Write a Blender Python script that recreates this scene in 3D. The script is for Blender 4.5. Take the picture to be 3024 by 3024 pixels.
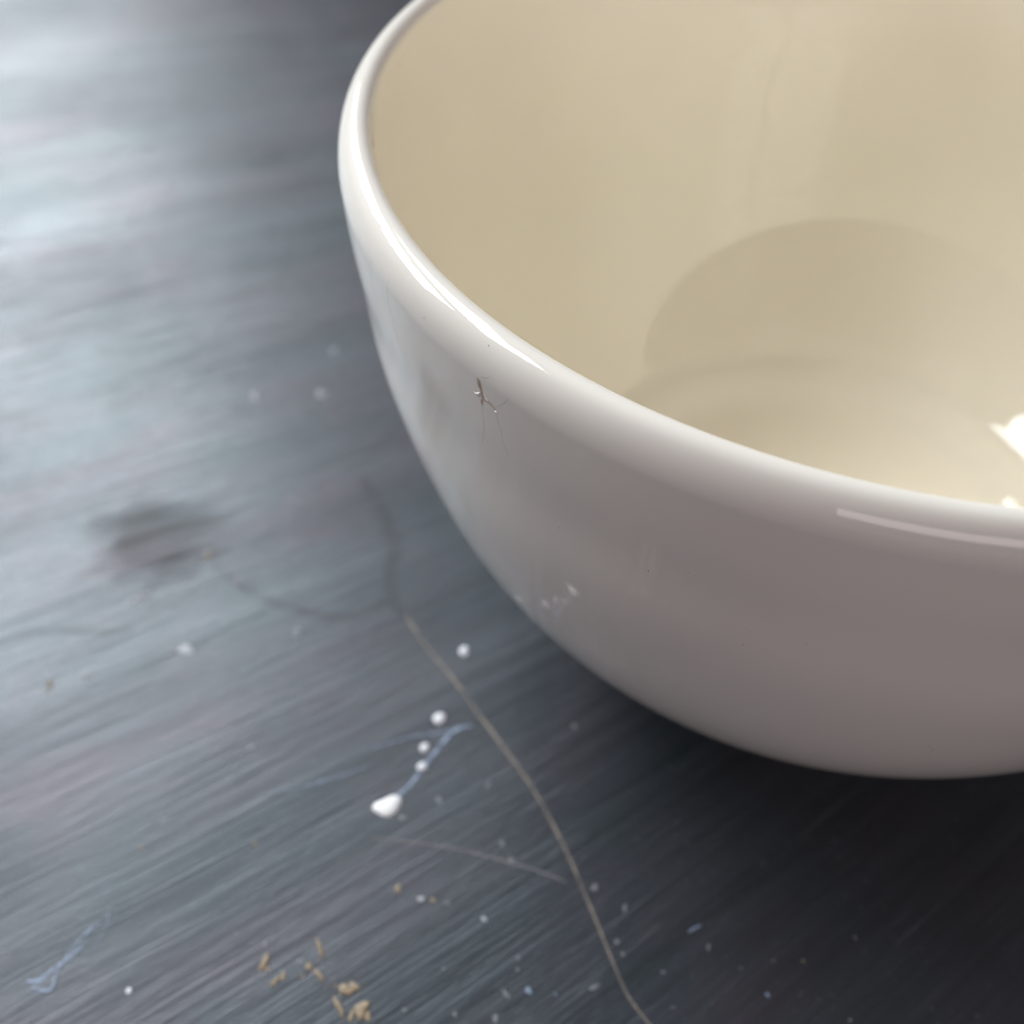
import bpy, math, random
from mathutils import Vector, Matrix, Euler
random.seed(7)
for o in list(bpy.data.objects): bpy.data.objects.remove(o)
SC = bpy.context.scene; COL = SC.collection
MM = 0.001
# ---------------------------------------------------------------- look
WORLD_COL=(1.0,.86,.92); WORLD_STR=.15
WC=(.94,.98,1.0)
WINDOW_AND_FILL=[(-77,0,1.2,.74,.40,.42,.74,24.,WC),(-77,0,1.2,.40,.40,-.23,.74,14.,WC),(-77,0,1.2,.74,.58,.42,1.46,8.5,WC),(-77,0,1.2,.54,.76,-.30,1.54,11.,WC),(150,0,1.2,1.2,.33,0,.30,2.3,(1.0,.86,.88))]  # last entry is a low front-right fill lamp, added, not a window
OVERHEAD_FILL=(0,90,1.5,1.9,.27,(1.0,.99,.97))
TCOL=((.013,.018,.022),(.018,.020,.026),(.023,.021,.027)); TROUGH=.40; TSPEC=.78; TBUMP=.00015
GLAZE=(.755,.73,.675); GLAZE_IN=(.89,.835,.705); GBUMP=.00004
PATCH=(-.1163,-.0398,.0135,.011)
TOP=93.6; FLOOR_Z=5.5
# camera (mm): pos [0.0, -158.6137054289666, 167.7084335300333]
CAM_POS=(0.000,-158.614,167.708)
CAM_R=(0.930776,0.365233,0.016125)
CAM_D=(0.274383,-0.668743,-0.691012)
CAM_F=(-0.241597,0.647602,-0.722664)
LENS=40.8927; FOCUS=124.070
LIP=(1.674,2.959,4.863)
PROFILE=[(79.990,88.369),(79.858,86.165),(79.679,83.968),(79.463,81.775),(79.187,79.587),(78.849,77.405),(78.510,75.214),(78.231,72.989),(78.011,70.716),(77.790,68.399),(77.512,66.055),(77.131,63.702),(76.654,61.339),(76.100,58.961),(75.484,56.556),(74.821,54.111),(74.110,51.621),(73.339,49.086),(72.497,46.511),(71.572,43.899),(70.554,41.256),(69.433,38.589),(68.200,35.905),(66.846,33.215),(65.364,30.527),(63.747,27.854),(61.991,25.206),(60.090,22.596),(58.044,20.034),(55.853,17.531),(53.516,15.095),(51.035,12.737),(48.412,10.466),(45.650,8.292),(42.752,6.224),(39.722,4.268)]
SPOTS=[(-51.41,-43.66,0.807,0.328,-0.425,0.999,'white'),(-49.72,-58.37,0.965,0.391,-0.502,1.132,'white'),(-49.68,-64.56,0.713,0.288,-0.370,0.815,'white'),(-48.58,-68.04,0.712,0.287,-0.366,0.803,'white'),(-47.63,-77.65,0.474,0.191,-0.241,0.514,'grey'),(-43.53,-72.64,0.473,0.191,-0.232,0.523,'grey'),(-31.25,-75.90,0.323,0.130,-0.174,0.436,'grey'),(-28.85,-77.92,0.403,0.162,-0.171,0.435,'grey'),(-39.26,-88.89,0.408,0.164,-0.192,0.421,'white2'),(-37.45,-88.44,0.334,0.134,-0.155,0.345,'tan'),(-35.28,-88.02,0.334,0.134,-0.118,0.270,'grey'),(-29.21,-88.26,0.337,0.135,-0.144,0.349,'white2'),(-27.94,-51.16,0.382,0.154,-0.125,0.357,'grey'),(-43.14,-88.72,0.355,0.072,-0.217,0.769,'tan'),(-15.41,-77.40,0.407,0.163,-0.203,0.603,'grey'),(-10.15,-78.75,0.261,0.105,-0.190,0.601,'grey'),(-9.66,-84.18,0.269,0.108,-0.140,0.435,'grey'),(-8.30,-85.61,0.271,0.109,-0.090,0.283,'grey'),(-72.08,-116.91,0.419,0.167,-0.260,0.382,'white'),(-82.25,-92.09,0.393,0.401,-0.383,0.326,'grey'),(-76.31,-75.32,0.547,0.221,-0.298,0.512,'grey'),(-67.07,-90.22,0.323,0.130,-0.238,0.412,'rust'),(-82.94,-97.37,0.476,0.191,-0.216,0.324,'rust'),(-57.46,-103.75,0.342,0.137,-0.189,0.331,'grey'),(-121.19,3.42,0.949,0.393,-0.802,1.386,'grey'),(-107.97,9.28,0.951,0.394,-0.746,1.412,'grey'),(-112.47,23.73,0.741,0.308,-0.596,1.147,'grey'),(-97.50,-62.05,1.137,0.797,-0.564,0.673,'grey2'),(-81.18,-51.17,0.541,0.220,-0.534,0.974,'grey'),(-97.19,-44.70,0.720,0.294,-0.529,0.892,'grey'),(-105.79,-41.17,0.628,0.257,-0.631,1.024,'rust'),(-111.85,-54.84,0.632,1.285,-0.858,0.596,'grey'),(-115.07,-77.32,0.542,0.220,-0.719,0.964,'rust'),(-110.39,-73.49,0.375,0.723,-0.644,0.411,'grey'),(-19.25,-95.71,0.420,0.168,-0.160,0.420,'blue'),(-22.01,-97.39,0.188,0.236,-0.532,0.417,'grey'),(-22.38,-91.84,0.272,0.109,-0.108,0.277,'grey'),(-21.74,-93.50,0.203,0.081,-0.108,0.278,'grey'),(-31.88,-97.31,0.203,0.081,-0.089,0.202,'grey'),(-10.64,-91.79,0.637,0.560,-0.185,0.228,'grey'),(-15.47,-94.77,0.139,0.056,-0.051,0.140,'blue'),(-27.71,-102.70,0.353,0.141,-0.119,0.276,'grey'),(-22.15,-101.10,0.423,0.169,-0.194,0.482,'grey'),(-34.55,-104.79,0.283,0.113,-0.127,0.272,'grey'),(0.45,-77.96,0.605,0.878,-0.156,0.125,'blue'),(8.33,-81.18,0.202,0.081,-0.035,0.145,'grey'),(12.79,-83.56,0.280,0.112,-0.067,0.294,'blue'),(23.01,-70.40,0.267,0.107,-0.037,0.215,'grey'),(16.53,-76.77,0.200,0.080,-0.030,0.148,'tan'),(-2.06,-85.97,0.275,0.110,-0.062,0.212,'grey'),(0.70,-90.32,0.212,0.085,-0.042,0.145,'grey'),(3.15,-79.91,0.197,0.079,-0.137,0.521,'grey'),(12.49,-78.39,0.137,0.055,-0.048,0.215,'grey'),(24.48,-82.72,0.145,0.058,-0.027,0.153,'white2'),(-56.26,-106.15,0.554,-0.081,0.079,1.232,'tan'),(-55.44,-106.82,0.275,0.110,-0.188,0.330,'tan'),(-53.47,-108.01,0.393,-0.057,0.059,0.785,'tan'),(-52.79,-106.92,0.393,-0.033,0.000,0.649,'tan'),(-49.75,-101.35,0.289,0.214,-1.009,1.154,'tan'),(-49.99,-104.31,0.317,0.183,-0.412,0.568,'tan'),(-48.06,-104.86,0.201,0.295,-0.950,0.595,'tan'),(-51.46,-104.14,0.345,0.138,-0.181,0.333,'grey'),(-50.18,-105.87,0.206,0.082,-0.107,0.197,'tan'),(-43.55,-105.34,0.911,0.364,-0.379,0.741,'tan'),(-42.63,-104.49,0.771,0.308,-0.273,0.540,'tan'),(-45.23,-105.37,0.172,0.230,-0.128,0.087,'tan'),(-43.26,-107.88,0.314,0.306,-1.218,1.073,'tan'),(-40.14,-106.95,0.771,-0.091,0.144,1.650,'tan'),(-41.10,-108.35,0.354,0.141,-0.369,0.729,'tan'),(-38.95,-107.50,0.465,0.021,-0.062,0.650,'tan'),(-37.27,-67.10,0.167,-0.017,0.003,0.947,'grey'),(-45.93,-104.67,0.136,0.054,-0.054,0.103,'tan')]
BLOB=[(-52.66,-78.06),(-52.84,-77.11),(-52.27,-76.37),(-51.60,-75.59),(-50.82,-74.65),(-49.83,-74.36),(-49.15,-74.80),(-48.94,-75.85),(-48.93,-77.06),(-49.47,-78.09),(-50.48,-78.50),(-51.67,-78.37)]
RIB_SCRATCH=[(-64.63,-40.07,0.482),(-58.71,-44.88,0.471),(-51.52,-49.48,0.512),(-43.61,-55.20,0.498),(-37.50,-59.53,0.487),(-30.90,-64.42,0.428),(-25.40,-69.40,0.371),(-20.53,-74.30,0.362),(-16.27,-79.12,0.354),(-12.82,-83.10,0.304),(-10.11,-86.33,0.256),(-6.30,-90.62,0.251),(-3.91,-92.48,0.289),(-0.83,-94.39,0.286)]
RIB_SCRATCH2=[(-50.65,-82.73,0.275),(-45.79,-81.36,0.320),(-38.43,-79.57,0.364),(-29.92,-78.55,0.361),(-24.82,-78.11,0.315),(-19.60,-78.16,0.223)]
RIB_SMEAR1=[(-50.22,-74.93,0.376),(-48.91,-71.69,0.474),(-48.34,-67.73,0.529),(-47.55,-64.14,0.583),(-46.74,-60.47,0.590),(-45.70,-58.81,0.444),(-43.79,-57.57,0.198)]
RIB_SMEAR2=[(-45.29,-58.86,0.247),(-48.52,-60.85,0.492),(-52.31,-63.28,0.392),(-55.07,-65.74,0.293),(-58.54,-68.69,0.146)]
RIB_SMEAR3=[(-86.37,-121.16,0.250),(-84.72,-120.34,0.584),(-83.91,-118.37,0.378),(-82.50,-115.31,0.339),(-82.04,-112.74,0.214)]
RIB_SMEAR3B=[(-85.06,-121.69,0.498),(-82.48,-120.91,0.332),(-83.20,-118.09,0.210),(-82.97,-113.37,0.214),(-82.49,-111.46,0.344),(-81.67,-109.99,0.216)]
RIB_SMEAR4=[(-81.88,-107.69,0.174),(-80.59,-109.82,0.259),(-80.34,-111.89,0.214),(-80.72,-114.59,0.127)]
RIB_SMEAR5=[(-69.86,-82.22,0.141),(-63.66,-77.64,0.379),(-59.69,-74.13,0.429),(-56.42,-71.00,0.144)]
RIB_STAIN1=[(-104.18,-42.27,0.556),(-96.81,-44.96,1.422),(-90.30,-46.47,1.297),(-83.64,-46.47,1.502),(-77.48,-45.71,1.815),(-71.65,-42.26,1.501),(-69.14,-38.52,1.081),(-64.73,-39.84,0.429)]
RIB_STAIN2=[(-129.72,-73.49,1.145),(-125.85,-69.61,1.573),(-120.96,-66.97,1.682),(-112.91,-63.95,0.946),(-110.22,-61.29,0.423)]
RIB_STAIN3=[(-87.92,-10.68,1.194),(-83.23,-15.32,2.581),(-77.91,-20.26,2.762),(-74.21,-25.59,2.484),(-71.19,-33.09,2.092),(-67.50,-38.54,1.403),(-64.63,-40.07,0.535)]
RIB_CREASE1=[(-31.59,-99.10,0.126),(-29.71,-97.69,0.168),(-26.51,-94.41,0.212),(-23.59,-91.30,0.128)]
B_STAIN_LINE=[(-117.690,88.451,0.056),(-117.377,88.440,0.280),(-117.282,87.781,0.393),(-117.127,87.169,0.225),(-116.986,86.380,0.226),(-117.174,85.422,0.285),(-117.088,84.874,0.057)]
B_STAIN_LINE2=[(-116.996,86.217,0.113),(-116.622,86.261,0.226),(-116.311,86.324,0.282),(-115.953,86.198,0.282),(-115.663,86.007,0.225),(-115.500,85.694,0.056)]
B_CRACK1=[(-117.205,84.997,0.114),(-117.167,83.026,0.092),(-117.263,81.267,0.094),(-117.603,79.445,0.083),(-118.125,77.628,0.036)]
B_CRACK2=[(-115.626,85.573,0.090),(-115.331,84.432,0.102),(-115.094,83.372,0.091),(-114.917,81.559,0.069),(-114.448,79.892,0.035)]
B_CRACK3=[(-115.462,86.430,0.056),(-114.774,87.455,0.089),(-114.293,88.346,0.088),(-114.128,88.998,0.033)]
B_CRACK4=[(-117.255,89.194,0.033),(-116.892,89.296,0.083),(-116.486,89.568,0.083),(-116.141,90.175,0.033)]
B_CRACK5=[(-134.933,89.359,0.037),(-135.313,86.620,0.101),(-135.629,84.219,0.115),(-135.457,81.891,0.052)]
B_CRACK6=[(-130.767,90.475,0.036),(-131.139,88.683,0.110),(-131.199,86.897,0.123),(-131.034,85.198,0.124),(-130.655,82.703,0.113),(-129.847,80.467,0.101),(-128.656,79.154,0.038)]
B_GLINT=[(-118.106,86.707,0.114),(-117.945,86.243,0.171),(-117.552,86.384,0.397),(-117.273,86.803,0.113)]
B_GLINT2=[(-116.746,87.372,0.112),(-116.594,86.751,0.197),(-116.361,86.509,0.056)]
B_GLINT3=[(-115.617,85.739,0.056),(-115.500,85.694,0.225),(-115.383,85.649,0.056)]
B_SCUFF1=[(-120.702,42.713,0.148),(-119.081,44.104,0.656),(-118.560,43.201,0.219)]
B_SCUFF2=[(-113.687,51.677,0.137),(-113.334,51.204,0.478),(-112.919,50.668,0.342),(-112.474,50.316,0.137)]
B_SCUFF3=[(-111.981,54.209,0.134),(-111.526,54.041,0.334),(-111.076,53.861,0.133)]
B_SCUFF4=[(-110.497,55.674,0.132),(-109.965,55.752,0.525),(-109.558,55.371,0.197)]
B_SCUFF5=[(-109.234,60.815,0.127),(-108.908,60.376,0.381),(-108.609,59.637,0.637),(-108.342,59.228,0.383),(-108.094,59.305,0.064)]
B_NICK1=[(-108.104,57.840,0.064),(-107.908,57.979,0.257),(-107.727,57.962,0.064)]
B_NICK2=[(-104.878,60.607,0.094),(-104.707,60.700,0.187),(-104.654,60.639,0.062)]
B_NICK3=[(-103.320,64.705,0.060),(-103.111,64.831,0.121),(-102.903,64.611,0.060)]
B_MARK=[(-74.645,52.496,0.049),(-74.110,51.257,0.093),(-73.706,50.771,0.093),(-73.662,49.448,0.063),(-73.669,48.509,0.050)]
SPECKS=[(-111.561,80.618),(-109.441,72.758),(-132.493,86.797),(-97.545,76.478),(-92.013,70.067),(-97.344,63.357),(-92.310,67.235),(-87.764,70.832),(-100.877,73.647),(-117.204,92.637),(-124.731,90.327)]

# ---------------------------------------------------------------- camera
cd = bpy.data.cameras.new("camera"); cam = bpy.data.objects.new("camera", cd); COL.objects.link(cam)
r, d, f = Vector(CAM_R), Vector(CAM_D), Vector(CAM_F)
m = Matrix((r, -d, -f)).transposed().to_4x4(); m.translation = Vector(CAM_POS)*MM
cam.matrix_world = m
cd.sensor_width = 36; cd.lens = LENS; cd.clip_start = 0.005; cd.clip_end = 50
cd.dof.use_dof = True; cd.dof.focus_distance = FOCUS*MM; cd.dof.aperture_fstop = LENS/2.45
cd.dof.aperture_blades = 0
SC.camera = cam
# ---------------------------------------------------------------- room light, windows, exposure
w = bpy.data.worlds.new("World"); SC.world = w; w.use_nodes = True
w.node_tree.nodes['Background'].inputs[0].default_value = (*WORLD_COL, 1)
w.node_tree.nodes['Background'].inputs[1].default_value = WORLD_STR
SC.view_settings.view_transform = 'Standard'; SC.view_settings.look = 'None'
SC.view_settings.exposure = 0.12; SC.view_settings.gamma = 1
SC.render.engine = 'CYCLES'
SC.cycles.max_bounces = 12; SC.cycles.diffuse_bounces = 6; SC.cycles.glossy_bounces = 6
SC.cycles.sample_clamp_indirect = 6

def upright_lamp(az, el_mid, dist, sx, sy, u, v, L, col):
    """A window light or the added front fill: an area lamp standing upright, facing the bowl. u, v shift it sideways / up on its wall."""
    a = math.radians(az); n = Vector((math.sin(a), math.cos(a), 0)); side = Vector((math.cos(a), -math.sin(a), 0))
    ld = bpy.data.lights.new("window_and_fill_light", 'AREA'); ld.shape = 'RECTANGLE'; ld.size = sx; ld.size_y = sy
    ld.energy = L*math.pi*sx*sy; ld.color = col
    o = bpy.data.objects.new("window_and_fill_light", ld); COL.objects.link(o)
    o.matrix_world = Matrix((side, Vector((0, 0, 1)), n)).transposed().to_4x4()
    o.location = n*dist + side*u + Vector((0, 0, v))
    return o
for q in WINDOW_AND_FILL: upright_lamp(*q)
# fill lamp added straight above the bowl to lift its rim and inside
az, el, dist, size, L, col = OVERHEAD_FILL
a, e = math.radians(az), math.radians(el); n = Vector((math.sin(a)*math.cos(e), math.cos(a)*math.cos(e), math.sin(e)))
ld = bpy.data.lights.new("overhead_fill", 'AREA'); ld.shape = 'RECTANGLE'; ld.size = ld.size_y = size
ld.energy = L*math.pi*size**2; ld.color = col
o = bpy.data.objects.new("overhead_fill", ld); COL.objects.link(o)
o.rotation_euler = n.to_track_quat('Z', 'Y').to_euler(); o.location = n*dist+Vector((0, 0, .05))

# ---------------------------------------------------------------- node helpers
def mat(name):
    m = bpy.data.materials.new(name); m.use_nodes = True
    nt = m.node_tree; return m, nt, nt.nodes['Principled BSDF'], nt.nodes['Material Output']
def N(nt, t, **k):
    n = nt.nodes.new(t)
    for a, b in k.items(): setattr(n, a, b)
    return n
def lk(nt, a, b): nt.links.new(a, b)
def noise(nt, vec, scale, detail=3, rough=.5, dist=0):
    n = N(nt, 'ShaderNodeTexNoise'); n.inputs['Scale'].default_value = scale; n.inputs['Detail'].default_value = detail
    n.inputs['Roughness'].default_value = rough; n.inputs['Distortion'].default_value = dist
    if vec is not None: lk(nt, vec, n.inputs['Vector'])
    return n.outputs['Fac']
def math_(nt, op, a, b=None, c=None):
    n = N(nt, 'ShaderNodeMath', operation=op)
    for i, v in enumerate((a, b, c)):
        if v is None: continue
        if isinstance(v, (int, float)): n.inputs[i].default_value = v
        else: lk(nt, v, n.inputs[i])
    return n.outputs[0]
def ramp(nt, fac, pts):
    n = N(nt, 'ShaderNodeValToRGB'); lk(nt, fac, n.inputs[0]); e = n.color_ramp.elements
    while len(e) < len(pts): e.new(.5)
    for i, (p, c) in enumerate(pts):
        e[i].position = p; e[i].color = (*c, 1) if len(c) == 3 else c
    return n.outputs[0]
def mapr(nt, v, a, b, c, d):
    n = N(nt, 'ShaderNodeMapRange'); lk(nt, v, n.inputs[0])
    for i, x in enumerate((a, b, c, d)): n.inputs[i+1].default_value = x
    return n.outputs[0]
def mixc(nt, f, a, b, mode='MIX'):
    n = N(nt, 'ShaderNodeMix', data_type='RGBA', blend_type=mode)
    if isinstance(f, (int, float)): n.inputs[0].default_value = f
    else: lk(nt, f, n.inputs[0])
    for i, v in ((6, a), (7, b)):
        if isinstance(v, tuple): n.inputs[i].default_value = (*v, 1)
        else: lk(nt, v, n.inputs[i])
    return n.outputs[2]

# ---------------------------------------------------------------- table paint
def table_material():
    m, nt, P, out = mat("dark_blue_grey_gloss_paint")
    tc = N(nt, 'ShaderNodeTexCoord')
    sx = N(nt, 'ShaderNodeSeparateXYZ'); lk(nt, tc.outputs['Object'], sx.inputs[0])
    X, Y = sx.outputs[0], sx.outputs[1]
    # brush strokes run along lines that fan out very slightly (the arm's swing): polar coordinates round a far point
    az = math.radians(35); GX, GY = .86*math.sin(az), .86*math.cos(az)
    dx = math_(nt, 'SUBTRACT', X, GX); dy = math_(nt, 'SUBTRACT', Y, GY)
    rad = math_(nt, 'SQRT', math_(nt, 'ADD', math_(nt, 'MULTIPLY', dx, dx), math_(nt, 'MULTIPLY', dy, dy)))
    # angle measured from the stroke direction, scaled to metres
    ca, sa = math.cos(az), math.sin(az)
    al = math_(nt, 'ADD', math_(nt, 'MULTIPLY', dx, -sa), math_(nt, 'MULTIPLY', dy, -ca))
    ac = math_(nt, 'ADD', math_(nt, 'MULTIPLY', dx, ca), math_(nt, 'MULTIPLY', dy, -sa))
    ang = math_(nt, 'MULTIPLY', math_(nt, 'ARCTAN2', ac, al), .95)
    wob = math_(nt, 'MULTIPLY', math_(nt, 'SUBTRACT', noise(nt, tc.outputs['Object'], 14, 2), .5), .0025)
    ang = math_(nt, 'ADD', ang, wob)
    def sv(a, b):
        c = N(nt, 'ShaderNodeCombineXYZ'); lk(nt, math_(nt, 'MULTIPLY', ang, a), c.inputs[0]); lk(nt, math_(nt, 'MULTIPLY', rad, b), c.inputs[1])
        return c.outputs[0]
    s1 = noise(nt, sv(420, 14), 1, 4, .65)       # ridges about 2.5 mm apart
    s2 = noise(nt, sv(1900, 40), 1, 4, .65)        # fine bristle marks
    s3 = noise(nt, sv(90, 9), 1, 2, .5)
    blotch = noise(nt, tc.outputs['Object'], 45, 4, .6, .3)
    blot2 = noise(nt, tc.outputs['Object'], 14, 3, .55, .5)
    grit = noise(nt, tc.outputs['Object'], 620, 4, .6)
    lump = noise(nt, sv(330, 110), 1, 3, .6)
    col = ramp(nt, blotch, [(.3, TCOL[0]), (.5, TCOL[1]), (.7, TCOL[2])])
    streak = mapr(nt, s1, .3, .7, .72, 1.3)
    bc = N(nt, 'ShaderNodeCombineXYZ')
    for i in range(3): lk(nt, math_(nt, 'MULTIPLY', streak, mapr(nt, s2, .3, .7, .82, 1.2)), bc.inputs[i])
    col = mixc(nt, 1.0, col, bc.outputs[0], 'MULTIPLY')
    # worn pale flecks and dust in the paint
    fleck = mapr(nt, grit, .62, .74, 0, .3)
    fleck = math_(nt, 'MULTIPLY', fleck, mapr(nt, blot2, .42, .6, 0, 1))
    col = mixc(nt, fleck, col, (.22, .22, .25))
    scr = mapr(nt, noise(nt, sv(1300, 26), 1, 3, .6), .62, .72, 0, .5)
    col = mixc(nt, math_(nt, 'MULTIPLY', scr, mapr(nt, blotch, .4, .62, .1, 1)), col, (.15, .155, .175))
    # a dull greasy patch with a broken outline, left of the bowl
    ex = math_(nt, 'MULTIPLY', math_(nt, 'SUBTRACT', X, PATCH[0]), 1/PATCH[2]); ey = math_(nt, 'MULTIPLY', math_(nt, 'SUBTRACT', Y, PATCH[1]), 1/PATCH[3])
    rr = math_(nt, 'SQRT', math_(nt, 'ADD', math_(nt, 'MULTIPLY', ex, ex), math_(nt, 'MULTIPLY', ey, ey)))
    rr = math_(nt, 'ADD', rr, math_(nt, 'MULTIPLY', math_(nt, 'SUBTRACT', noise(nt, sv(160, 60), 1, 3), .5), 1.6))
    patch = math_(nt, 'MULTIPLY', mapr(nt, rr, .6, 1.15, 1, 0), mapr(nt, s1, .35, .6, .35, 1))
    col = mixc(nt, math_(nt, 'MULTIPLY', patch, .6), col, (.05, .047, .044))
    lk(nt, col, P.inputs['Base Color'])
    ro = math_(nt, 'ADD', mapr(nt, blot2, .3, .7, TROUGH-.05, TROUGH+.06), math_(nt, 'MULTIPLY', math_(nt, 'SUBTRACT', s1, .5), .15))
    wear = math_(nt, 'MULTIPLY', mapr(nt, noise(nt, sv(330, 32), 1, 5, .65, .15), .45, .68, 0, 1), mapr(nt, blot2, .4, .62, .15, 1))
    ro = math_(nt, 'ADD', ro, math_(nt, 'MULTIPLY', wear, .07))
    ro = math_(nt, 'ADD', ro, math_(nt, 'MULTIPLY', patch, .2))
    lk(nt, ro, P.inputs['Roughness'])
    sp = math_(nt, 'SUBTRACT', mapr(nt, s3, .3, .7, TSPEC-.12, TSPEC+.12), math_(nt, 'MULTIPLY', patch, .42))
    sp = math_(nt, 'SUBTRACT', sp, math_(nt, 'MULTIPLY', wear, .10))
    lk(nt, sp, P.inputs['Specular IOR Level'])
    hue = math_(nt, 'ADD', math_(nt, 'MULTIPLY', noise(nt, sv(55, 14), 1, 3, .6), .5), math_(nt, 'MULTIPLY', noise(nt, tc.outputs['Object'], 26, 3), .5))
    lk(nt, ramp(nt, hue, [(.38, (.75, .92, 1.0)), (.5, (.82, .91, 1.0)), (.62, (.91, .88, 1.0))]), P.inputs['Specular Tint'])
    h = math_(nt, 'ADD', math_(nt, 'MULTIPLY', s1, 1.0), math_(nt, 'MULTIPLY', s2, .75))
    h = math_(nt, 'ADD', h, math_(nt, 'MULTIPLY', s3, .6)); h = math_(nt, 'ADD', h, math_(nt, 'MULTIPLY', lump, .4))
    h = math_(nt, 'ADD', h, math_(nt, 'MULTIPLY', grit, .12)); h = math_(nt, 'SUBTRACT', h, math_(nt, 'MULTIPLY', scr, .5))
    b = N(nt, 'ShaderNodeBump'); b.inputs['Strength'].default_value = 1; b.inputs['Distance'].default_value = TBUMP
    lk(nt, h, b.inputs['Height']); lk(nt, b.outputs[0], P.inputs['Normal'])
    return m

def glaze_material(name, GLAZE, r0=0.0, r1=.03):
    m, nt, P, out = mat(name)
    tc = N(nt, 'ShaderNodeTexCoord')
    n1 = noise(nt, tc.outputs['Object'], 30, 3)
    lk(nt, mixc(nt, mapr(nt, n1, .35, .65, 0, 1), GLAZE, tuple(c*.97 for c in GLAZE)), P.inputs['Base Color'])
    lk(nt, mapr(nt, noise(nt, tc.outputs['Object'], 60, 3), .3, .7, r0, r1), P.inputs['Roughness'])
    P.inputs['IOR'].default_value = 1.6
    P.inputs['Subsurface Weight'].default_value = .15; P.inputs['Subsurface Radius'].default_value = (1, .8, .6); P.inputs['Subsurface Scale'].default_value = .002
    h = math_(nt, 'ADD', noise(nt, tc.outputs['Object'], 110, 2), math_(nt, 'MULTIPLY', noise(nt, tc.outputs['Object'], 900, 2), .03))
    b = N(nt, 'ShaderNodeBump'); b.inputs['Strength'].default_value = 1; b.inputs['Distance'].default_value = GBUMP
    lk(nt, h, b.inputs['Height']); lk(nt, b.outputs[0], P.inputs['Normal'])
    return m

def paint_material(name, col, rough=.4, var=.25):
    m, nt, P, out = mat(name)
    tc = N(nt, 'ShaderNodeTexCoord')
    n1 = noise(nt, tc.outputs['Object'], 1.6, 4, .6)
    lk(nt, mixc(nt, mapr(nt, n1, .35, .65, 0, 1), tuple(c*(1-var) for c in col), col), P.inputs['Base Color'])
    P.inputs['Roughness'].default_value = rough
    return m

def smear_material(name, col, opacity, rough, scale=600, lo=.35, hi=.6, edge=.9):
    """Thin dry smear: the paint below shows through where it has missed or worn off."""
    m, nt, P, out = mat(name)
    tc = N(nt, 'ShaderNodeTexCoord'); uv = N(nt, 'ShaderNodeSeparateXYZ'); lk(nt, tc.outputs['UV'], uv.inputs[0])
    P.inputs['Base Color'].default_value = (*col, 1); P.inputs['Roughness'].default_value = rough
    e = math_(nt, 'ABSOLUTE', math_(nt, 'SUBTRACT', math_(nt, 'MULTIPLY', uv.outputs[1], 2), 1))
    e = mapr(nt, e, 1-edge, 1, 1, 0)
    n1 = mapr(nt, noise(nt, tc.outputs['Object'], scale, 3, .6), lo, hi, .25, 1)
    a = math_(nt, 'MULTIPLY', math_(nt, 'MULTIPLY', e, n1), opacity)
    lk(nt, a, P.inputs['Alpha'])
    return m

# ---------------------------------------------------------------- object helpers
def link(name, me, parent=None, mt=None):
    o = bpy.data.objects.new(name, me); COL.objects.link(o)
    if mt and not me.materials: me.materials.append(mt)
    if parent: o.parent = parent
    return o
def catmull(pts, n=8):
    out = []
    P = [pts[0]]+list(pts)+[pts[-1]]
    for i in range(1, len(P)-2):
        a, b, c, e = P[i-1:i+3]
        for k in range(n):
            t = k/n
            out.append(tuple(.5*((2*b[j])+(-a[j]+c[j])*t+(2*a[j]-5*b[j]+4*c[j]-e[j])*t*t+(-a[j]+3*b[j]-3*c[j]+e[j])*t**3) for j in range(len(b))))
    out.append(tuple(pts[-1])); return out

# ---------------------------------------------------------------- table
TM = table_material()
def make_table():
    x0, x1, y0, y1, th, rd = -1.25, .95, -.6, 1.15, .03, .004
    # slab with a rounded front edge all round
    prof = [(-rd*(1-math.sin(a)), -rd*(1-math.cos(a))) for a in [math.radians(k*15) for k in range(7)]]
    prof = [(0-rd+rd*math.sin(math.radians(k*15)), -rd+rd*math.cos(math.radians(k*15))) for k in range(7)]+[(0, -th+.003), (-.003, -th)]
    vs, fs = [], []
    for e, z in prof:
        vs += [(x0-e, y0-e, z), (x1+e, y0-e, z), (x1+e, y1+e, z), (x0-e, y1+e, z)]
    for i in range(len(prof)-1):
        for k in range(4):
            a, b = i*4+k, i*4+(k+1) % 4
            fs.append((a, a+4, b+4, b))
    fs.append((0, 1, 2, 3)); n = (len(prof)-1)*4; fs.append((n+3, n+2, n+1, n))
    me = bpy.data.meshes.new("tabletop"); me.from_pydata(vs, [], fs); me.update()
    return me
table = link("table", make_table(), None, TM)
table['label'] = "dark blue-grey brush-painted tabletop, scratched and flecked with old paint, under the cream bowl"
table['category'] = "table"

# raised drops of dried paint
def dome(seed, flat=.28, irr=1):
    rnd = random.Random(seed); vs = [(0, 0, flat)]; fs = []; S = 14
    ph = [rnd.uniform(0, 6.28) for _ in range(3)]
    def w_(t): return 1+irr*(.07*math.sin(2*t+ph[0])+.05*math.sin(3*t+ph[1])+.04*math.sin(5*t+ph[2]))
    for rr, zz in ((.45, .9), (.78, .62), (.95, .28), (1.0, 0)):
        for k in range(S):
            t = 2*math.pi*k/S; vs.append((rr*w_(t)*math.cos(t), rr*w_(t)*math.sin(t), flat*zz))
    for k in range(S): fs.append((0, 1+k, 1+(k+1) % S))
    for j in range(3):
        for k in range(S):
            a = 1+j*S; fs.append((a+k, a+S+k, a+S+(k+1) % S, a+(k+1) % S))
    me = bpy.data.meshes.new("paint_drop"); me.from_pydata(vs, [], fs); me.update()
    for p in me.polygons: p.use_smooth = True
    return me
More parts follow.
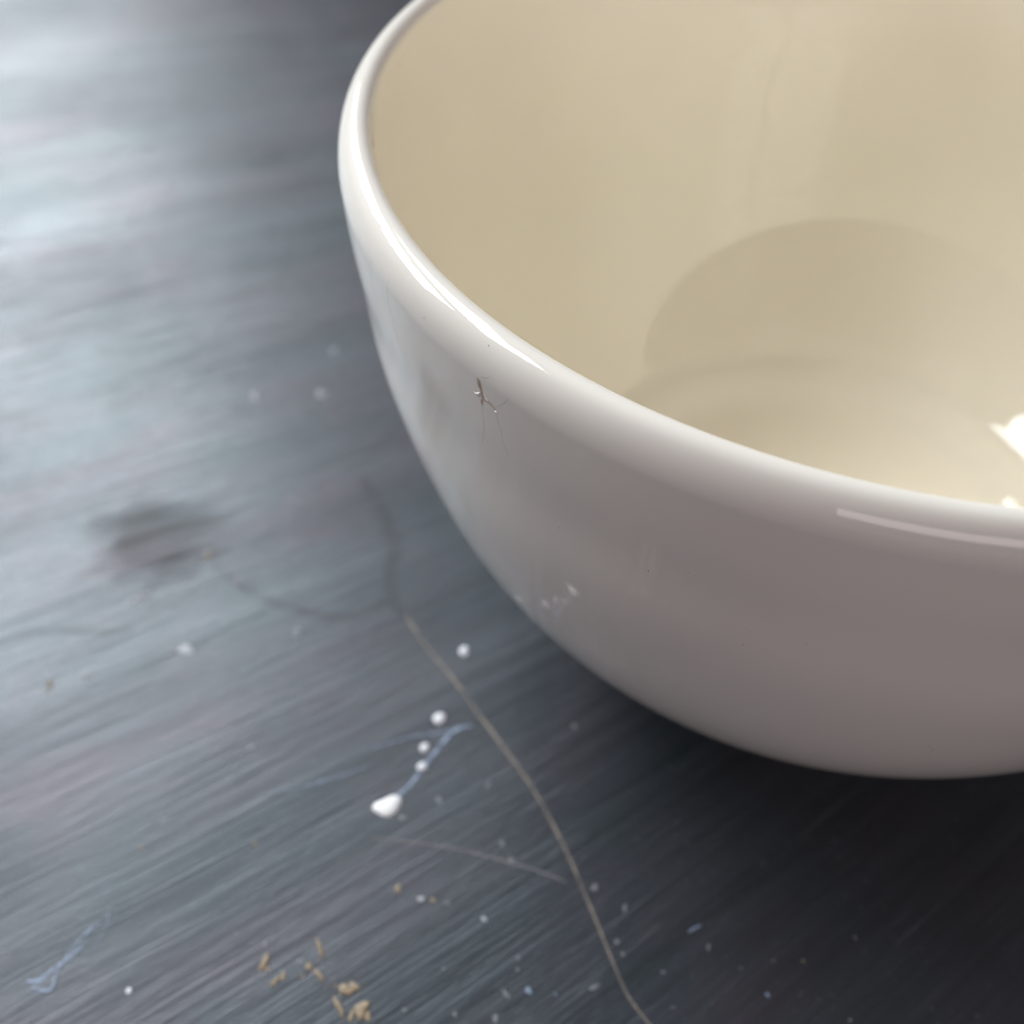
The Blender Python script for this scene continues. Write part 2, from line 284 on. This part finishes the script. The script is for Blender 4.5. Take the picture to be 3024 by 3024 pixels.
PM = {'white': paint_material("white_paint_drop", (.78, .80, .84), .35),
      'white2': paint_material("pale_paint_drop", (.42, .43, .47), .4),
      'grey': paint_material("dusty_grey_paint", (.17, .18, .20), .5),
      'grey2': paint_material("light_grey_paint", (.40, .41, .45), .5),
      'tan': paint_material("bare_tan_wood", (.38, .30, .20), .6, .5),
      'rust': paint_material("brown_stain", (.15, .12, .095), .6, .3),
      'blue': paint_material("pale_blue_paint", (.22, .29, .40), .45)}
NAME = {'white': ("paint_drop", "raised white paint drop"), 'white2': ("paint_drop", "pale grey paint drop"), 'grey': ("paint_fleck", None),
        'grey2': ("paint_fleck", "light grey fleck"), 'tan': ("wood_fleck", "rough tan fleck"), 'rust': ("stain_spot", "brown stain spot"), 'blue': ("paint_fleck", "pale blue fleck")}
DM = {}
for i, (x, y, ax, ay, bx, by, k) in enumerate(SPOTS):
    key = (k, i % 6)
    if key not in DM:
        me = dome(i, .35 if k == 'white' else .32 if k == 'tan' else .08, 1 if k == 'white' else 3.2); me.materials.append(PM[k]); DM[key] = me
    nm, lab = NAME[k]
    o = link(nm, DM[key], table)
    s = (math.hypot(ax, ay)+math.hypot(bx, by))/2
    cr = ax*by-ay*bx
    o.matrix_local = Matrix(((ax*MM, bx*MM, 0, x*MM), (ay*MM, by*MM, 0, y*MM), (0, 0, s*MM, .00002), (0, 0, 0, 1)))
    if lab: o['label'] = lab

def blob_mesh(pts, h):
    pts = catmull(pts+[pts[0]], 3)[:-1]; cx = sum(p[0] for p in pts)/len(pts); cy = sum(p[1] for p in pts)/len(pts)
    vs = [(cx*MM, cy*MM, h)]; fs = []; n = len(pts)
    for rr, zz in ((.5, .85), (.8, .55), (.95, .2), (1, 0)):
        for p in pts: vs.append(((cx+(p[0]-cx)*rr)*MM, (cy+(p[1]-cy)*rr)*MM, .00002+h*zz))
    for k in range(n): fs.append((0, 1+k, 1+(k+1) % n))
    for j in range(3):
        for k in range(n):
            a = 1+j*n; fs.append((a+k, a+n+k, a+n+(k+1) % n, a+(k+1) % n))
    me = bpy.data.meshes.new("paint_blob"); me.from_pydata(vs, [], fs); me.update()
    for p in me.polygons: p.use_smooth = True
    return me
o = link("paint_blob", blob_mesh(BLOB, .0005), table, paint_material("thick_white_paint", (.86, .87, .88), .3, .06)); o['label'] = "thick white paint blob at the end of the blue smear"

def ribbon(name, pts, mt, z, label=None, jit=.12):
    """A thin line lying on the table: x, y, half width in mm."""
    P = catmull(pts, 8); rnd = random.Random(name); vs, fs, uv = [], [], []
    for i, (x, y, hw) in enumerate(P):
        a = P[max(i-1, 0)]; b = P[min(i+1, len(P)-1)]; dx, dy = b[0]-a[0], b[1]-a[1]; L = math.hypot(dx, dy) or 1
        nx, ny = -dy/L, dx/L; hw = max(.02, hw*(1+rnd.uniform(-jit, jit)))
        for j, s in enumerate((-1, -.5, 0, .5, 1)):
            vs.append(((x+nx*hw*s)*MM, (y+ny*hw*s)*MM, z+.00006*(1-s*s)))
            uv.append((i/len(P), (s+1)/2))
    for i in range(len(P)-1):
        for j in range(4): a = i*5+j; fs.append((a, a+5, a+6, a+1))
    me = bpy.data.meshes.new(name); me.from_pydata(vs, [], fs); me.update()
    u = me.uv_layers.new(name="UVMap")
    for l in me.loops: u.data[l.index].uv = uv[l.vertex_index]
    for p in me.polygons: p.use_smooth = True
    if me.polygons[0].normal.z < 0: me.flip_normals()
    o = link(name, me, table, mt)
    if label: o['label'] = label
    return o
SM = {'scr': smear_material("tan_scratch", (.27, .235, .20), .8, .6, 330, .3, .6, .8),
      'scr2': smear_material("faint_scratch", (.19, .19, .20), .75, .5, 400, .2, .5),
      'blue': smear_material("pale_blue_smear", (.30, .38, .52), .95, .6, 600, .33, .55),
      'bluef': smear_material("faint_blue_smear", (.25, .32, .44), .65, .5, 500, .3, .6),
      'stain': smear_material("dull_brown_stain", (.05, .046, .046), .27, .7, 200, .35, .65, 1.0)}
ribbon("scratch", RIB_SCRATCH, SM['scr'], .00006, "long tan scratch curving to the near edge")
ribbon("scratch", RIB_SCRATCH2, SM['scr2'], .00004, "faint curved scratch")
ribbon("paint_smear", RIB_SMEAR1, SM['blue'], .00005, "pale blue smear running to the white blob")
ribbon("paint_smear", RIB_SMEAR2, SM['bluef'], .00004, "faint branch of the blue smear")
ribbon("paint_smear", RIB_SMEAR3, SM['blue'], .00005, "broken pale blue brush smear")
ribbon("paint_smear", RIB_SMEAR3B, SM['blue'], .00007, "broken pale blue brush smear")
ribbon("paint_smear", RIB_SMEAR4, SM['bluef'], .00004)
ribbon("paint_smear", RIB_SMEAR5, SM['bluef'], .00004)
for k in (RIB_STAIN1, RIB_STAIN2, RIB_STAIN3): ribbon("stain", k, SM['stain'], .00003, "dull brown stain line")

# ---------------------------------------------------------------- bowl
GM = glaze_material('off_white_glaze', GLAZE); GI = glaze_material('cream_glaze', GLAZE_IN); GW = glaze_material('off_white_wall_glaze', GLAZE, .06, .10)
tR, ta, tb = LIP; HB = PROFILE[0][1]+tb; HB = TOP
lip_out = [(80-ta+ta*math.sin(math.radians(a)), HB-tb+tb*math.cos(math.radians(a))) for a in range(6, 90, 6)]
lip_in = [(80-ta-tR*math.sin(math.radians(a)), HB-tR+tR*math.cos(math.radians(a))) for a in range(0, 91, 9)][::-1]
outer = [(80.0, HB-tb)]+[p for p in PROFILE]
outer_full = lip_out+outer
def normals(pr):
    out = []
    for i in range(len(pr)):
        a = pr[max(i-1, 0)]; b = pr[min(i+1, len(pr)-1)]; dx, dz = b[0]-a[0], b[1]-a[1]; L = math.hypot(dx, dz) or 1
        out.append((-dz/L, dx/L))
    return out
# inner wall: the outer wall moved in by the wall's thickness, then the rounded floor
no = normals(outer); TH = tR+ta
inn = [(p[0]-n[0]*TH, p[1]-n[1]*TH) for p, n in zip(outer, no)]
inn = [p for p in inn if p[1] < HB-tR-.8 and p[0] > 43.4]
# the floor is a shallow round well, a soft shoulder where the wall meets it
iz = inn[-1][1]; FLOOR_Z = iz-4.2
inner = catmull(inn+[(42.4, iz-.75), (41.2, iz-1.25), (40.0, iz-1.65), (38.5, iz-2.4), (36.6, iz-3.3), (34.2, iz-3.9), (31, iz-4.15), (27, FLOOR_Z), (20, FLOOR_Z), (14, FLOOR_Z)], 3)[:-1]
inner = inner + [(k, FLOOR_Z) for k in (10, 6, 3, 1, .01)]
whole = inner[::-1] + lip_in + lip_out + outer
lx, lz = outer[-1]
whole += [(38.9, 3.9), (38.3, 3.3), (38.0, 2.4), (37.9, 1.2), (37.6, .5), (37.0, .1), (36.2, 0), (34.8, 0), (34.2, .3), (33.8, 1), (33.5, 1.3), (32.5, 1.5), (20, 1.6), (.01, 1.6)]
wn = normals(whole)
i1 = len(inner); i2 = i1+len(lip_in)+len(lip_out); i3 = i2+len(outer)
bowl = bpy.data.objects.new("bowl", None); COL.objects.link(bowl)
bowl['label'] = "deep cream glazed bowl with thick rounded rim, hairline cracks and a brown-stained chip"
bowl['category'] = "bowl"
def lathe(name, a, b, mt=None, seg=320):
    pr, nn = whole[a:b], wn[a:b]; vs, fs, ns = [], [], []
    for (r_, z_), (nr, nz) in zip(pr, nn):
        for k in range(seg):
            t = 2*math.pi*k/seg; c, s = math.cos(t), math.sin(t)
            vs.append((r_*c*MM, r_*s*MM, z_*MM)); ns.append((nr*c, nr*s, nz))
    for i in range(len(pr)-1):
        for k in range(seg):
            p, q = i*seg+k, i*seg+(k+1) % seg
            fs.append((p, p+seg, q+seg, q))
    me = bpy.data.meshes.new(name); me.from_pydata(vs, [], fs); me.update()
    for p in me.polygons: p.use_smooth = True
    if name == 'foot': pass
    v0 = me.polygons[0].normal; n0 = Vector(ns[fs[0][0]])
    if v0.dot(n0) < 0: me.flip_normals()
    me.normals_split_custom_set_from_vertices(ns)
    return link(name, me, bowl, mt or GM)
lathe("inner_wall", 0, i1+2, GI); lathe("rim", i1+1, i2+1); lathe("outer_wall", i2, i3, GW); lathe("foot", i3-1, len(whole))

# marks in the glaze
OF = sorted([(z, r) for r, z in outer_full])
def r_at(z):
    for (z0, r0), (z1, r1) in zip(OF, OF[1:]):
        if z0 <= z <= z1: return r0+(r1-r0)*(z-z0)/(z1-z0+1e-9)
    return 80
def surf(th, z, off):
    r0 = r_at(z); e = .4; nr, nz = 1, -(r_at(min(z+e, HB-.05))-r_at(z-e))/(2*e); L = math.hypot(nr, nz); nr /= L; nz /= L
    t = math.radians(th); c, s = math.cos(t), math.sin(t); r_ = r0+nr*off
    return Vector((r_*c, r_*s, z+nz*off)), Vector((nr*c, nr*s, nz))
def mark(name, pts, mt, height=.02, label=None, base=.006, jit=.15):
    P = catmull(pts, 6); rnd = random.Random(str(pts[0])); vs, fs, uv = [], [], []
    C3 = [surf(p[0], p[1], 0) for p in P]
    for i, p in enumerate(P):
        c, n = C3[i]; tg = (C3[min(i+1, len(P)-1)][0]-C3[max(i-1, 0)][0]).normalized(); sd = tg.cross(n).normalized()
        hw = max(.01, p[2]/2*(1+rnd.uniform(-jit, jit)))
        for s in (-1, -.5, 0, .5, 1):
            v = c+sd*hw*s+n*(base+height*(1-s*s)); vs.append(tuple(v*MM)); uv.append((i/len(P), (s+1)/2))
    for i in range(len(P)-1):
        for j in range(4): a = i*5+j; fs.append((a, a+1, a+6, a+5))
    me = bpy.data.meshes.new(name); me.from_pydata(vs, [], fs); me.update()
    u = me.uv_layers.new(name="UVMap")
    for l in me.loops: u.data[l.index].uv = uv[l.vertex_index]
    for p in me.polygons: p.use_smooth = True
    if me.polygons[0].normal.dot(C3[0][1]) < 0: me.flip_normals()
    o = link(name, me, bowl, mt)
    if label: o['label'] = label
    return o
G = {'brown': smear_material("brown_grime", (.42, .31, .21), .95, .5, 3500, .36, .58, 1.0),
     'tan': smear_material("tan_grime", (.60, .47, .36), .9, .5, 4000, .36, .6, 1.0),
     'dark': smear_material("grey_hairline", (.46, .42, .39), .6, .4, 1800, .35, .6, .9),
     'faint': smear_material("faint_hairline", (.42, .38, .36), .45, .4, 700, .3, .5, .9),
     'scuff': smear_material("pale_scuff", (.95, .90, .90), .75, .45, 2500, .35, .55, .9),
     'glint': paint_material("painted_chip_glint", (.95, .92, .88), .08, .03)}  # last one: near-white colour paints the glint on the chip's edge
mark("chip_stain", [(a, b, c*1.8) for a, b, c in B_STAIN_LINE], G['brown'], .03, "dark brown grime in the chip")
mark("chip_stain", [(a, b, c*2.2) for a, b, c in B_STAIN_LINE2], G['tan'], .03, "tan grime beside the chip")
mark("chip_stain", [(a, b, c*3.2) for a, b, c in B_STAIN_LINE[:5]], smear_material("soft_tan_halo", (.55, .46, .36), .6, .35, 2500, .3, .65, 1.0), .01, "soft tan stain round the chip", .003)
for k in (B_GLINT, B_GLINT2, B_GLINT3): mark("chip_glint", k, G['glint'], .12, "raised chip edge with its glint painted white", .0)
for k in (B_CRACK1, B_CRACK2): mark("hairline_crack", k, G['dark'], .02, "hairline crack below the chip")
for k in (B_CRACK3, B_CRACK4): mark("hairline_crack", k, G['faint'], .02)
for k in (B_CRACK5, B_CRACK6): mark("hairline_crack", k, G['dark'], .02, "long fine crack near the left side")
for k in (B_SCUFF1, B_SCUFF2, B_SCUFF3, B_SCUFF4, B_SCUFF5): mark("scuff_mark", k, G['scuff'], .01)
for k in (B_NICK1, B_NICK2, B_NICK3): mark("nick", k, G['scuff'], .05)
mark("scribed_mark", B_MARK, G['dark'], .01)
speck = paint_material("dark_glaze_speck", (.30, .25, .25), .5)
sm = dome(99, .15); sm.materials.append(speck)
for th, z in SPECKS:
    p, n = surf(th, z, .003); q = n.to_track_quat('Z', 'Y')
    o = link("glaze_speck", sm, bowl); s = random.uniform(.06, .11)*MM
    o.matrix_local = Matrix.Translation(p*MM) @ q.to_matrix().to_4x4() @ Matrix.Diagonal((s, s*random.uniform(.7, 1.2), s, 1))
